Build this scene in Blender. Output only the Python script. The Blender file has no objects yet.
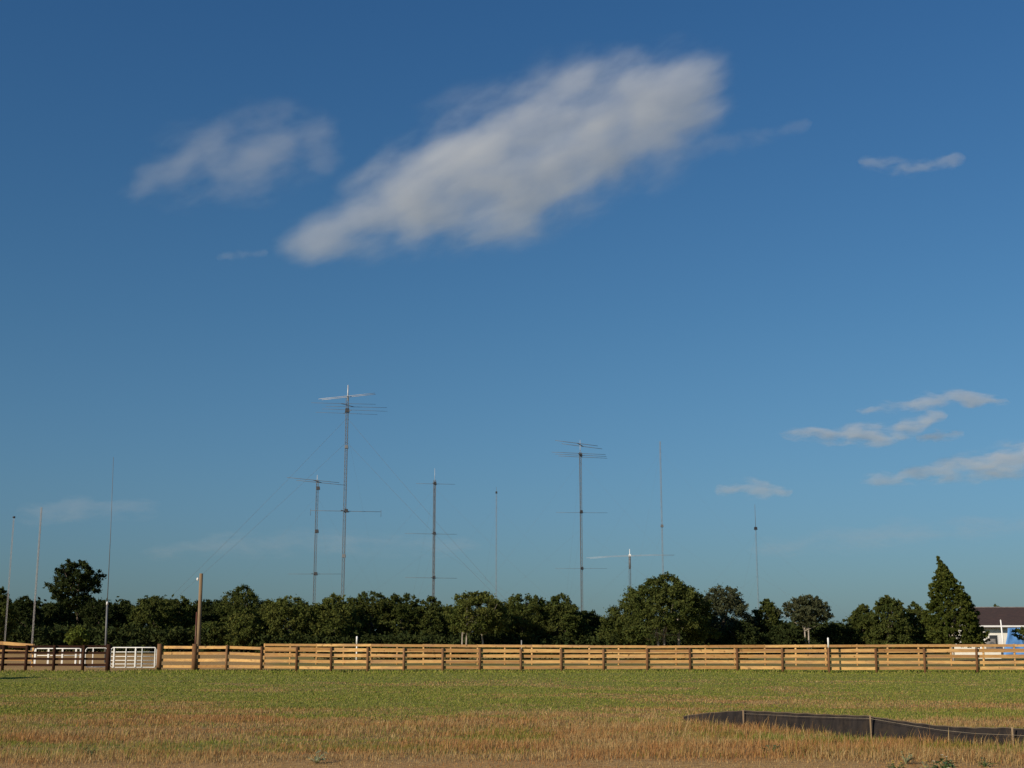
import bpy, bmesh, math, random
import numpy as np
from mathutils import Vector

SC = bpy.context.scene
COL = SC.collection
F = 1300.0                      # focal length in pixels of a 1024 px wide frame
CAMZ = 1.6
PITCH = math.atan(254.5 / F)
CP, SP = math.cos(PITCH), math.sin(PITCH)
rnd = random.Random(7)
R = np.random.default_rng(11)
rad = math.radians


def at(px, py, Y):
    """World point at depth Y on the sight line of a photo pixel (used to measure the place)."""
    u, v = (px - 512) / F, (384 - py) / F
    d = (u, CP - v * SP, SP + v * CP)
    s = Y / d[1]
    return Vector((d[0] * s, Y, CAMZ + d[2] * s))


def lerp(x, pts):
    return float(np.interp(x, [p[0] for p in pts], [p[1] for p in pts]))


# ------------------------------------------------------------------ noise
def _h(ix, iy, seed):
    n = (ix.astype(np.int64) * 374761393 + iy.astype(np.int64) * 668265263 + seed * 974634777) & 0xffffffff
    n = ((n ^ (n >> 13)) * 1274126177) & 0xffffffff
    return ((n ^ (n >> 16)) & 0xffff) / 65535.0


def vnoise(x, y, seed=0):
    x = np.asarray(x, float); y = np.asarray(y, float)
    ix, iy = np.floor(x), np.floor(y)
    fx, fy = x - ix, y - iy
    fx = fx * fx * (3 - 2 * fx); fy = fy * fy * (3 - 2 * fy)
    a = _h(ix, iy, seed); b = _h(ix + 1, iy, seed); c = _h(ix, iy + 1, seed); d = _h(ix + 1, iy + 1, seed)
    return (a * (1 - fx) + b * fx) * (1 - fy) + (c * (1 - fx) + d * fx) * fy


def fbm(x, y, seed=0, o=4):
    s = 0; a = .5; t = 0
    for i in range(o):
        s = s + a * vnoise(np.asarray(x) * 2 ** i, np.asarray(y) * 2 ** i, seed + i * 17); t += a; a *= .55
    return s / t


def sstep(a, b, x):
    t = np.clip((x - a) / (b - a), 0, 1)
    return t * t * (3 - 2 * t)


def gz(x, y):
    x = np.asarray(x, float); y = np.asarray(y, float)
    near = (fbm(x / 9, y / 9, 3) - .5) * .16 * np.clip((90 - y) / 30, 0, 1) * np.clip((y - 5) / 10, 0, 1)
    return near - .15 * sstep(68, 88, y)


def G(x, y):
    return float(gz(x, y))


def greenness(x, y):
    """0 dry, 1 green: the mown field is green towards the board fence and dry towards the road."""
    n = .6 * fbm(x / 3.2, y / 2.2, 21) + .4 * fbm(x / 9, y / 5, 29) - .5
    n2 = fbm(x / 1.6, y / 1.1, 33) - .5
    g = sstep(15, 37, y + n * 58 + n2 * 22 - .16 * x * (y < 40) * 1.0)
    # dry swathes in the green
    d = sstep(.54, .66, fbm(x / 4.5 + 4, y / 3.4, 55)) * sstep(60, 46, y)
    d2 = sstep(.60, .7, fbm(x / 2.5, y / 1.3, 77)) * .5 * sstep(60, 50, y)
    g2 = sstep(.56, .68, fbm(x / 2.2 + 9, y / .9, 91)) * sstep(17.5, 20, y) * .8
    return np.clip(np.maximum(g * (1 - .6 * d) * (1 - .7 * d2), g2), 0, 1)


# ------------------------------------------------------------------ objects
def link(o, parent=None):
    COL.objects.link(o)
    if parent is not None:
        o.parent = parent
    return o


def tag(o, label=None, cat=None, group=None, kind=None):
    for k, v in (('label', label), ('category', cat), ('group', group), ('kind', kind)):
        if v:
            o[k] = v
    return o


def thing(name, label, cat, loc, group=None):
    o = bpy.data.objects.new(name, None)
    o.empty_display_size = .5
    o.location = loc
    link(o)
    return tag(o, label, cat, group)


class MB:
    def __init__(s, origin=(0, 0, 0)):
        s.v = []; s.f = []; s.o = Vector(origin)

    def add(s, vs, fs):
        b = len(s.v)
        s.v.extend([tuple(Vector(v) - s.o) for v in vs]); s.f.extend([tuple(i + b for i in f) for f in fs])

    def tube(s, pts, rs, n=8, caps=True):
        pts = [Vector(p) for p in pts]
        if not isinstance(rs, (list, tuple)):
            rs = [rs] * len(pts)
        vs = []; fs = []
        for i, p in enumerate(pts):
            t = (pts[min(i + 1, len(pts) - 1)] - pts[max(i - 1, 0)]).normalized()
            a = t.cross(Vector((0, 1, 0)) if abs(t.y) < .8 else Vector((1, 0, 0))).normalized(); b = t.cross(a)
            for k in range(n):
                q = 2 * math.pi * k / n
                vs.append(p + (a * math.cos(q) + b * math.sin(q)) * rs[i])
        for i in range(len(pts) - 1):
            for k in range(n):
                k2 = (k + 1) % n
                fs.append((i * n + k, i * n + k2, (i + 1) * n + k2, (i + 1) * n + k))
        if caps:
            fs.append(tuple(range(n - 1, -1, -1))); fs.append(tuple(range((len(pts) - 1) * n, len(pts) * n)))
        s.add(vs, fs)
        return s

    def hexa(s, c):
        """box from 8 corners: bottom 4 (ccw), top 4"""
        s.add(c, [(3, 2, 1, 0), (4, 5, 6, 7), (0, 1, 5, 4), (1, 2, 6, 5), (2, 3, 7, 6), (3, 0, 4, 7)])
        return s

    def box(s, x0, x1, y0, y1, z0, z1):
        return s.hexa([(x0, y0, z0), (x1, y0, z0), (x1, y1, z0), (x0, y1, z0), (x0, y0, z1), (x1, y0, z1), (x1, y1, z1), (x0, y1, z1)])

    def build(s, name, mat, parent=None, smooth=False):
        me = bpy.data.meshes.new(name)
        me.from_pydata(s.v, [], s.f)
        me.materials.append(mat)
        if smooth:
            me.polygons.foreach_set('use_smooth', [True] * len(me.polygons))
        me.update()
        o = bpy.data.objects.new(name, me)
        if parent is None:
            o.location = s.o
        return link(o, parent)


def np_mesh(name, verts, faces, mat, parent=None, col=None, k=None):
    """verts (n,3), faces (m,k) as arrays; col (n,4) point colours"""
    me = bpy.data.meshes.new(name)
    m, k = faces.shape
    me.vertices.add(len(verts)); me.vertices.foreach_set('co', np.ascontiguousarray(verts, np.float32).ravel())
    me.loops.add(m * k); me.loops.foreach_set('vertex_index', np.ascontiguousarray(faces, np.int32).ravel())
    me.polygons.add(m); me.polygons.foreach_set('loop_start', np.arange(0, m * k, k, dtype=np.int32))
    if col is not None:
        a = me.color_attributes.new('tint', 'FLOAT_COLOR', 'POINT')
        a.data.foreach_set('color', np.ascontiguousarray(col, np.float32).ravel())
    me.materials.append(mat)
    me.update(calc_edges=True)
    return link(bpy.data.objects.new(name, me), parent)


# ------------------------------------------------------------------ materials
def new_mat(name):
    m = bpy.data.materials.new(name); m.use_nodes = True
    nt = m.node_tree
    return m, nt, nt.nodes, nt.links, nt.nodes['Principled BSDF']


def N(ns, t, **kw):
    n = ns.new(t)
    for k, v in kw.items():
        setattr(n, k, v)
    return n


def mixrgb(ns, ls, fac, a, b, mode='MIX'):
    n = N(ns, 'ShaderNodeMix', data_type='RGBA', blend_type=mode)
    for s, v in ((n.inputs[0], fac), (n.inputs[6], a), (n.inputs[7], b)):
        if hasattr(v, 'is_output'):
            ls.new(v, s)
        else:
            s.default_value = v if not isinstance(v, tuple) or len(v) == 4 else (*v, 1)
    return n.outputs[2]


def maprange(ns, ls, v, a, b, c=0., d=1., smooth=False):
    n = N(ns, 'ShaderNodeMapRange')
    if smooth:
        n.interpolation_type = 'SMOOTHSTEP'
    ls.new(v, n.inputs[0])
    for i, q in enumerate((a, b, c, d)):
        n.inputs[i + 1].default_value = q
    return n.outputs[0]


def noise(ns, ls, vec, scale, detail=4, rough=.55, stretch=None, tilt=0.):
    n = N(ns, 'ShaderNodeTexNoise'); n.inputs['Scale'].default_value = scale
    n.inputs['Detail'].default_value = detail; n.inputs['Roughness'].default_value = rough
    if tilt:
        vr = N(ns, 'ShaderNodeVectorRotate', rotation_type='Y_AXIS'); vr.inputs['Angle'].default_value = tilt; ls.new(vec, vr.inputs['Vector']); vec = vr.outputs[0]
    if stretch:
        mp = N(ns, 'ShaderNodeMapping'); mp.inputs['Scale'].default_value = stretch; ls.new(vec, mp.inputs[0]); vec = mp.outputs[0]
    ls.new(vec, n.inputs['Vector'])
    return n.outputs['Fac']


def plain(name, c, rough=.6, metal=0., vary=.25, scale=3., bump=0.):
    m, nt, ns, ls, b = new_mat(name)
    tc = N(ns, 'ShaderNodeTexCoord').outputs['Object']
    f = noise(ns, ls, tc, scale)
    ls.new(mixrgb(ns, ls, maprange(ns, ls, f, .3, .7), tuple(x * (1 - vary) for x in c), tuple(min(1, x * (1 + vary)) for x in c)), b.inputs['Base Color'])
    b.inputs['Roughness'].default_value = rough; b.inputs['Metallic'].default_value = metal
    if bump:
        bp = N(ns, 'ShaderNodeBump'); bp.inputs['Strength'].default_value = bump; ls.new(f, bp.inputs['Height']); ls.new(bp.outputs[0], b.inputs['Normal'])
    return m


def wood(name, c1, c2, stretch=(1.2, 12, 12), knots=True, weather=None):
    m, nt, ns, ls, b = new_mat(name)
    tc = N(ns, 'ShaderNodeTexCoord').outputs['Object']
    oi = N(ns, 'ShaderNodeObjectInfo').outputs['Random']
    add = N(ns, 'ShaderNodeVectorMath', operation='ADD'); ls.new(tc, add.inputs[0])
    cmb = N(ns, 'ShaderNodeCombineXYZ'); mul = N(ns, 'ShaderNodeMath', operation='MULTIPLY'); ls.new(oi, mul.inputs[0]); mul.inputs[1].default_value = 91
    ls.new(mul.outputs[0], cmb.inputs[0]); ls.new(mul.outputs[0], cmb.inputs[2]); ls.new(cmb.outputs[0], add.inputs[1])
    v = add.outputs[0]
    g = noise(ns, ls, v, 2.2, 5, .6, stretch)
    col = mixrgb(ns, ls, maprange(ns, ls, g, .3, .7), c1, c2)
    per = mixrgb(ns, ls, oi, (.56, .47, .40, 1), (1.14, 1.10, 1.02, 1))
    col = mixrgb(ns, ls, 1.0, col, per, 'MULTIPLY')
    if weather:
        w = noise(ns, ls, v, .9, 3, .5, (.7, 3, 5))
        col = mixrgb(ns, ls, maprange(ns, ls, w, .48, .68, 0, .75), col, weather)
    if knots:
        kn = noise(ns, ls, v, 5, 1, .4)
        col = mixrgb(ns, ls, maprange(ns, ls, kn, .68, .74, 0, .7), col, tuple(x * .3 for x in c1[:3]))
    ls.new(col, b.inputs['Base Color']); b.inputs['Roughness'].default_value = .8; b.inputs['Specular IOR Level'].default_value = .15
    return m


def leaf_mat(name, c, c2, trans=.25):
    m, nt, ns, ls, b = new_mat(name)
    ns.remove(b)
    pos = N(ns, 'ShaderNodeNewGeometry').outputs['Position']
    at_ = N(ns, 'ShaderNodeAttribute', attribute_name='tint')
    big = noise(ns, ls, pos, .55, 3, .6)
    col = mixrgb(ns, ls, maprange(ns, ls, big, .35, .65), c, c2)
    col = mixrgb(ns, ls, 1.0, col, at_.outputs['Color'], 'MULTIPLY')
    d = N(ns, 'ShaderNodeBsdfDiffuse'); t = N(ns, 'ShaderNodeBsdfTranslucent'); mx = N(ns, 'ShaderNodeMixShader')
    mx.inputs[0].default_value = trans
    for q in (d, t):
        ls.new(col, q.inputs['Color'])
    ls.new(d.outputs[0], mx.inputs[1]); ls.new(t.outputs[0], mx.inputs[2])
    ls.new(mx.outputs[0], ns['Material Output'].inputs['Surface'])
    return m


def blade_mat(name, trans=.3):
    m, nt, ns, ls, b = new_mat(name)
    ns.remove(b)
    at_ = N(ns, 'ShaderNodeAttribute', attribute_name='tint')
    d = N(ns, 'ShaderNodeBsdfDiffuse'); t = N(ns, 'ShaderNodeBsdfTranslucent'); mx = N(ns, 'ShaderNodeMixShader')
    mx.inputs[0].default_value = trans
    for q in (d, t):
        ls.new(at_.outputs['Color'], q.inputs['Color'])
    ls.new(d.outputs[0], mx.inputs[1]); ls.new(t.outputs[0], mx.inputs[2])
    ls.new(mx.outputs[0], ns['Material Output'].inputs['Surface'])
    return m


M = {}
M['board'] = wood('fresh pine board', (.48, .27, .105), (.71, .48, .20), weather=(.31, .185, .10))
M['board2'] = wood('pine board of the rear fence', (.48, .285, .115), (.69, .47, .20), weather=(.33, .20, .11))
M['post'] = wood('treated pine post', (.13, .072, .036), (.24, .14, .072), (8, 8, 1.0), False)
M['stain'] = wood('dark stained board', (.026, .010, .005), (.050, .018, .009), knots=False)
M['stainpost'] = wood('dark stained post', (.028, .012, .006), (.055, .024, .012), (8, 8, 1), False)
M['pole'] = wood('utility pole wood', (.19, .135, .085), (.30, .23, .15), (7, 7, .6), False)
M['gate'] = plain('white gate paint', (.78, .78, .74), .45, vary=.08)
M['steel'] = plain('galvanised steel', (.14, .145, .15), .6, .2, .15)
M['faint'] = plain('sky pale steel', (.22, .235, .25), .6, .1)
M['pale'] = plain('weathered pale steel', (.34, .325, .31), .55, .15, .2, 6)
M['white'] = plain('white painted metal', (.8, .8, .78), .4, 0, .05)
M['alu'] = plain('bright aluminium', (.50, .51, .52), .5, .2, .08)
M['dull'] = plain('dull aluminium', (.13, .135, .14), .6, .2, .1)
M['black'] = plain('black box paint', (.02, .02, .022), .5)
M['wire'] = plain('guy wire steel', (.16, .17, .18), .6, .2)
M['bark'] = plain('grey brown bark', (.13, .10, .075), .9, vary=.4, scale=4)
M['palebark'] = plain('pale dry bark', (.34, .30, .25), .9, vary=.25, scale=3)
M['fabric'] = plain('black woven geotextile', (.009, .008, .008), .95, vary=.45, scale=9, bump=.3)
M['stake'] = wood('grey stake', (.30, .23, .15), (.44, .35, .24), (8, 8, 1), False)
M['string'] = plain('pale string', (.36, .30, .21), .8)
M['siding'] = plain('cream house siding', (.78, .76, .68), .6, vary=.06, scale=1.5)
M['shingle'] = None
M['tarp'] = plain('blue tarp', (.10, .25, .52), .45, vary=.2, scale=1.2, bump=.3)
M['grey'] = plain('grey appliance', (.22, .21, .20), .6, vary=.3)
M['leafA'] = leaf_mat('dark oak leaves', (.053, .071, .019), (.090, .103, .030))
M['leafB'] = leaf_mat('olive elm leaves', (.074, .094, .024), (.120, .130, .037))
M['leafC'] = leaf_mat('fresh green leaves', (.095, .130, .026), (.140, .165, .036), .3)
M['leafD'] = leaf_mat('grey green leaves', (.060, .070, .036), (.088, .096, .052))
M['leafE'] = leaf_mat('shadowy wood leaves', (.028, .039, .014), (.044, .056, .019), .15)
M['leafF'] = leaf_mat('cedar foliage', (.056, .074, .016), (.092, .108, .026))
M['dry'] = blade_mat('dry grass blade', .35)
M['green'] = blade_mat('short grass blade', .3)


def geotextile():
    m, nt, ns, ls, b = new_mat('dusty black woven geotextile')
    tc = N(ns, 'ShaderNodeTexCoord').outputs['Object']
    fold = noise(ns, ls, tc, 2.2, 4, .6, (3.0, 3.0, .5)); dust = noise(ns, ls, tc, 3.5, 5, .65)
    c = mixrgb(ns, ls, maprange(ns, ls, fold, .35, .65), (.011, .009, .009), (.026, .021, .019))
    c = mixrgb(ns, ls, maprange(ns, ls, dust, .50, .74, 0, .55), c, (.060, .042, .027))
    ls.new(c, b.inputs['Base Color']); b.inputs['Roughness'].default_value = .9; b.inputs['Specular IOR Level'].default_value = .25
    bp = N(ns, 'ShaderNodeBump'); bp.inputs['Strength'].default_value = .8; bp.inputs['Distance'].default_value = .06
    ls.new(fold, bp.inputs['Height']); ls.new(bp.outputs[0], b.inputs['Normal'])
    return m


M['fabric'] = geotextile()


def shingle():
    m, nt, ns, ls, b = new_mat('brown roof shingles')
    tc = N(ns, 'ShaderNodeTexCoord').outputs['Object']
    br = N(ns, 'ShaderNodeTexBrick'); br.inputs['Scale'].default_value = 1
    br.inputs['Brick Width'].default_value = .33; br.inputs['Row Height'].default_value = .14; br.inputs['Mortar Size'].default_value = .008
    br.inputs['Color1'].default_value = (.050, .027, .022, 1); br.inputs['Color2'].default_value = (.075, .040, .030, 1); br.inputs['Mortar'].default_value = (.02, .013, .011, 1)
    ls.new(tc, br.inputs['Vector'])
    f = noise(ns, ls, tc, 1.2)
    ls.new(mixrgb(ns, ls, maprange(ns, ls, f, .35, .65, 0, .4), br.outputs['Color'], (.035, .024, .02)), b.inputs['Base Color'])
    b.inputs['Roughness'].default_value = .9
    return m


M['shingle'] = shingle()


# ------------------------------------------------------------------ ground
def ground():
    m, nt, ns, ls, b = new_mat('field ground')
    pos = N(ns, 'ShaderNodeNewGeometry').outputs['Position']
    at_ = N(ns, 'ShaderNodeAttribute', attribute_name='tint')
    sep = N(ns, 'ShaderNodeSeparateColor'); ls.new(at_.outputs['Color'], sep.inputs[0])
    fine = noise(ns, ls, pos, 5, 6, .65, (1, 1.6, 1)); mid = noise(ns, ls, pos, .8, 5, .6)
    dry = mixrgb(ns, ls, maprange(ns, ls, fine, .35, .65), (.215, .135, .056), (.36, .25, .115))
    dry = mixrgb(ns, ls, maprange(ns, ls, mid, .45, .65, 0, .6), dry, (.26, .13, .062))
    grn = mixrgb(ns, ls, maprange(ns, ls, fine, .35, .65), (.150, .172, .032), (.240, .238, .054))
    grn = mixrgb(ns, ls, maprange(ns, ls, mid, .5, .7, 0, .5), grn, (.22, .185, .06))
    col = mixrgb(ns, ls, sep.outputs[0], dry, grn)
    dirt = mixrgb(ns, ls, maprange(ns, ls, fine, .35, .65), (.31, .185, .072), (.48, .305, .125))
    col = mixrgb(ns, ls, sep.outputs[1], col, dirt)
    ls.new(col, b.inputs['Base Color']); b.inputs['Roughness'].default_value = .95
    b.inputs['Specular IOR Level'].default_value = .1
    bp = N(ns, 'ShaderNodeBump'); bp.inputs['Strength'].default_value = .6; bp.inputs['Distance'].default_value = .05
    ls.new(fine, bp.inputs['Height']); ls.new(bp.outputs[0], b.inputs['Normal'])

    def axis(dense, far):
        pos = list(dense)
        s = dense[-1] - dense[-2]; x = dense[-1]
        while x < far:
            s *= 1.35; x += s; pos.append(x)
        s = dense[1] - dense[0]; x = dense[0]
        while x > -far:
            s *= 1.35; x -= s; pos.insert(0, x)
        return np.array(pos)
    X = axis(np.arange(-30, 30.01, .4), 9000)
    Y = axis(np.concatenate([np.arange(10, 34, .25), np.arange(34, 96, .5)]), 14000)
    gx, gy = np.meshgrid(X, Y)
    z = gz(gx, gy)
    v = np.stack([gx, gy, z], -1).reshape(-1, 3)
    nx, ny = len(X), len(Y)
    i = (np.arange(ny - 1)[:, None] * nx + np.arange(nx - 1)[None, :]).ravel()
    f = np.stack([i, i + 1, i + nx + 1, i + nx], -1)
    g = greenness(v[:, 0], v[:, 1])
    g = np.where(v[:, 1] > 70, .30 + .5 * fbm(v[:, 0] / 9, v[:, 1] / 9, 5), g)
    d = sstep(17.9, 17.2, v[:, 1] + (fbm(v[:, 0] / 3, v[:, 1] * 0, 8) - .5) * 1.2) * .75
    track = sstep(3.2, 1.2, np.abs(v[:, 1] - 66.5 - (fbm(v[:, 0] / 5, v[:, 1] / 5, 61) - .5) * 2)) * sstep(-18, -21, v[:, 0])
    behind = sstep(67.5, 69, v[:, 1]) * sstep(190, 150, v[:, 1]) * sstep(-.17, -.19, v[:, 0] / np.maximum(v[:, 1], 1)) * .9
    d = np.maximum(np.maximum(d, track), behind)
    col = np.stack([g, d, g * 0, g * 0 + 1], -1)
    o = np_mesh('ground', v, f, m, None, col)
    o.data.polygons.foreach_set('use_smooth', [True] * len(o.data.polygons))
    tag(o, 'mown field running from dry tan grass to green towards the fence', 'ground', kind='structure')


ground()


# ------------------------------------------------------------------ grass
def blades(n, x, y, hgt, wid, lean, base_col, bend=True):
    """curved blades: 5 verts, three triangles; returns verts, faces, colours"""
    z = gz(x, y)
    a = R.uniform(0, 2 * np.pi, n)
    la = R.normal(.7, 1.2, n)                       # wind pushes the tips to the right
    lx, ly = np.cos(la) * lean * hgt, np.sin(la) * lean * hgt
    wx, wy = np.cos(a) * wid / 2, np.sin(a) * wid / 2
    b = np.stack([x, y, z - .01], -1)
    w = np.stack([wx, wy, wx * 0], -1)
    mid = b + np.stack([lx * .35, ly * .35, hgt * .6], -1)
    top = b + np.stack([lx, ly, hgt], -1)
    v = np.stack([b - w, b + w, mid - w * .7, mid + w * .7, top], 1).reshape(-1, 3)
    i = np.arange(n)[:, None] * 5
    f = np.concatenate([i + [0, 1, 3], i + [0, 3, 2], i + [2, 3, 4]], 0)
    c = np.repeat(np.concatenate([base_col, np.ones((n, 1))], 1), 5, 0)
    return v, f, c


PAL_DRY = np.array([(.46, .315, .135), (.40, .255, .108), (.35, .185, .078), (.50, .375, .18), (.31, .20, .085), (.44, .285, .11)])
PAL_GRN = np.array([(.175, .215, .036), (.220, .245, .046), (.270, .265, .060), (.145, .185, .032), (.310, .272, .085)])


def tint(n, g, dry_w=None):
    pick = R.random(n) < g
    d = PAL_DRY[R.choice(len(PAL_DRY), n, p=dry_w)]
    gr = PAL_GRN[R.integers(0, len(PAL_GRN), n)]
    c = np.where(pick[:, None], gr, d)
    return c * R.uniform(.75, 1.2, (n, 1))


def sample(n, y0, y1, margin=3.0, power=1.0):
    t = R.random(n)
    y = y0 * (y1 / y0) ** (t ** power)
    x = R.uniform(-1, 1, n) * (y * .41 + margin)
    return x, y


# tall dry grass at the front
n = 400000
x, y = sample(n, 16.0, 47)
g = greenness(x, y)
silt_y = np.interp(x, [2.5, 4.5, 6.0, 7.7, 9.5], [27.5, 24.5, 21.8, 20.1, 19.3])
tall = sstep(1.0, 4.5, x + (fbm(x, y, 4) - .5) * 4) * sstep(0, -.5, y - silt_y + .1) * sstep(17.0, 18.6, y)
mid = sstep(17.1, 18.2, y + (fbm(x / 3, y * 0, 8) - .5) * 1.2) * sstep(47, 24, y) * (1 - .7 * g)
clump = fbm(x / .55, y / .55, 19)
patch = sstep(.38, .60, fbm(x / 2.6, y / 1.1, 63))
h = (.03 + .065 * mid * (.35 + .65 * patch) + .045 * tall) * R.uniform(.5, 1.3, n) * (.5 + clump)
front = (np.abs(y - silt_y + .35) < .35) & (x > 2.4)
h = np.where(R.random(n) < np.where(front, .16, .06), h * R.uniform(1.5, 2.3, n), h)
keep = (R.random(n) < .50 + .50 * np.maximum(mid * (.4 + .6 * patch), tall)) & ~((np.abs(y - silt_y) < .07) & (x > 2.4))
x, y, h, g = x[keep], y[keep], h[keep], g[keep]
n = len(x)
red = fbm(x / 2.5, y / 1.2, 47)[:, None]
c = tint(n, g * .9) * np.where(red > .52, np.array([[1.0, .86, .8]]), np.array([[1.0, 1.0, 1.0]]))
v, f, c = blades(n, x, y, h, R.uniform(.004, .010, n) * (.6 + y / 40), R.uniform(.05, .6, n), c)
tag(np_mesh('dry_grass', v, f, M['dry'], None, c), 'dry tan and russet grass standing in the foreground', 'grass', kind='stuff')
# short green grass on to the fence
n = 290000
x, y = sample(n, 21, 68, 5)
g = greenness(x, y)
h = R.uniform(.018, .055, n) * (.6 + .8 * fbm(x / 1.5, y / 1.5, 18))
nearf = sstep(61, 63.5, y)
h = h * (1 + 1.5 * nearf)
c = tint(n, np.clip(g * 1.25, 0, 1))
track = (y > 64.5) & (x < -19.5)
keep = ~(track & (R.random(n) < .8)) & (R.random(n) < sstep(20, 30, y) * .5 + .5 * np.clip(g * 1.6, 0, 1))
v, f, c = blades(int(keep.sum()), x[keep], y[keep], h[keep], (R.uniform(.45, 1.1, n) * y * .00085)[keep], R.uniform(.1, .7, n)[keep], c[keep])
tag(np_mesh('green_grass', v, f, M['green'], None, c), 'short green grass covering the field before the fence', 'grass', kind='stuff')


# ------------------------------------------------------------------ fences
def board_between(mb, a, b, h, th=.025):
    """plank whose centre line runs a..b (Vectors), height h"""
    d = (b - a).normalized(); nrm = Vector((-d.y, d.x, 0)).normalized() * th / 2; up = Vector((0, 0, h / 2))
    mb.hexa([a - nrm - up, b - nrm - up, b + nrm - up, a + nrm - up, a - nrm + up, b - nrm + up, b + nrm + up, a + nrm + up])


def board_fence(label, pxs, yfun, topfun, fracs, bh, mats, post_r, behind=True, span=1, thick={}, skip=(), group=None):
    pts = []
    for p in pxs:
        Y = yfun(p); t = at(p, topfun(p), Y); pts.append((t.x, Y, G(t.x, Y), t.z))
    o0 = Vector((pts[0][0], pts[0][1], pts[0][2]))
    root = thing('board_fence', label, 'fence', o0, group)
    for i, (X, Y, z0, z1) in enumerate(pts):
        r = thick.get(pxs[i], post_r); zt = z1 + (.06 if pxs[i] in thick else (.015 if behind else -.03))
        mb = MB((0, 0, 0)); lean = rnd.uniform(-.015, .015)
        mb.tube([(0, 0, -.2), (lean * .5, 0, .5), (lean, 0, zt - z0)], [r, r * .98, r * .95], 12)
        o = mb.build('post', mats[1], root, True)
        o.location = Vector((X, Y, z0)) - o0
    off = (post_r + .016) * (1 if behind else -1)
    for i in range(0, len(pts) - 1, span):
        j = min(i + span, len(pts) - 1)
        for k, fr in enumerate(fracs):
            if (i, k) in skip:
                continue
            a, b = pts[i], pts[j]
            za = a[2] + (a[3] - a[2]) * fr + rnd.uniform(-.014, .014); zb = b[2] + (b[3] - b[2]) * fr + rnd.uniform(-.014, .014)
            A = Vector((a[0] + .004, a[1] + off, za)); B = Vector((b[0] - .004, b[1] + off, zb))
            mid = (A + B) / 2
            mb = MB(); board_between(mb, A - mid, B - mid, bh * rnd.uniform(.93, 1.05))
            o = mb.build('board', mats[0], root)
            o.location = mid - o0
    return root


FY = [(160, 67.5), (262, 66.3), (400, 65.2), (650, 64.8), (828, 63.8), (976, 63.4), (1090, 63)]
FT = [(160, 645.0), (227, 645.4), (262, 646.6), (330, 647.3), (400, 648), (600, 649.2), (780, 648.6), (1090, 648.2)]
FPX = [160, 195, 227, 262, 297, 331.5, 368, 404, 443, 480, 521, 561.5, 603.5, 647, 690, 737, 782, 828, 875.5, 924, 976, 1028, 1080]
board_fence('long four board pine fence across the field with round brown posts in front', FPX,
            lambda p: lerp(p, FY), lambda p: lerp(p, FT), (.92, .685, .425, .185), .140, (M['board'], M['post']), .064,
            thick={160: .13, 195: .13})
BT = [(265, 643.0), (400, 643.6), (650, 645.0), (800, 644.0), (1100, 643.2)]
BPX = [265]
while BPX[-1] < 1090:
    BPX.append(BPX[-1] + lerp(BPX[-1], [(265, 26), (650, 29), (1000, 32)]) * rnd.uniform(.97, 1.03))
board_fence('second pine fence standing behind the long one, its top board showing above it', BPX,
            lambda p: lerp(p, [(265, 92), (1100, 86)]), lambda p: lerp(p, BT), (.91, .66, .41, .16), .172, (M['board2'], M['board2']), .07,
            behind=False, span=2)
LPX = [-78, -50, -22, 4, 27, 55, 84, 109]
board_fence('dark stained board fence at the left end before the white gates', LPX,
            lambda p: 65.5, lambda p: 645.4, (.95, .72, .49, .26), .115, (M['stain'], M['stainpost']), .075, behind=True, thick={109: .12})
board_fence('pale board fence seen behind the dark stained fence', [-90, -60, -30, 4, 34],
            lambda p: 80.0, lambda p: lerp(p, [(-90, 637.5), (0, 641.0), (34, 643.6)]), (.92, .62, .32), .20,
            (M['board2'], M['board2']), .07, behind=False)


# ------------------------------------------------------------------ gates
def gate(label, px0, px1, Y, rails, stiles, braces=()):
    a = at(px0, rails[0], Y); b = at(px1, rails[0], Y)
    o0 = Vector((a.x, Y, G(a.x, Y)))
    root = thing('pipe_gate', label, 'gate', o0, 'white pipe gates')
    zs = [at(px0, r, Y).z for r in rails]
    fr = MB()
    r = .025
    A = [Vector((a.x, Y, zs[0])), Vector((b.x, Y, zs[0])), Vector((b.x, Y, zs[-1])), Vector((a.x, Y, zs[-1]))]
    q = .10
    loop = [A[0] + Vector((q, 0, 0)), A[1] - Vector((q, 0, 0)), A[1] - Vector((0, 0, q)), A[2] + Vector((0, 0, q)), A[2] - Vector((q, 0, 0)),
            A[3] + Vector((q, 0, 0)), A[3] + Vector((0, 0, q)), A[0] - Vector((0, 0, q)), A[0] + Vector((q, 0, 0))]
    fr.tube([p - o0 for p in loop], r, 8)
    fr.build('gate_frame', M['gate'], root, True)
    for z in zs[1:-1]:
        mb = MB(); mb.tube([Vector((a.x + r, Y, z)) - o0, Vector((b.x - r, Y, z)) - o0], .020, 8); mb.build('rail', M['gate'], root, True)
    for p, w in stiles:
        X = at(p, rails[0], Y).x
        mb = MB(); mb.box(X - w / 2 - o0.x, X + w / 2 - o0.x, -.06, -.034, zs[-1] - o0.z + .0, zs[0] - o0.z); mb.build('stile', M['gate'], root)
    mb = MB()
    for z in (zs[0] - .22, zs[-1] + .22):
        mb.box(b.x - o0.x + .01, b.x - o0.x + .12, -.02, .02, z - o0.z - .03, z - o0.z + .03)
    mb.build('hinge', M['dull'], root)
    return root


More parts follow.
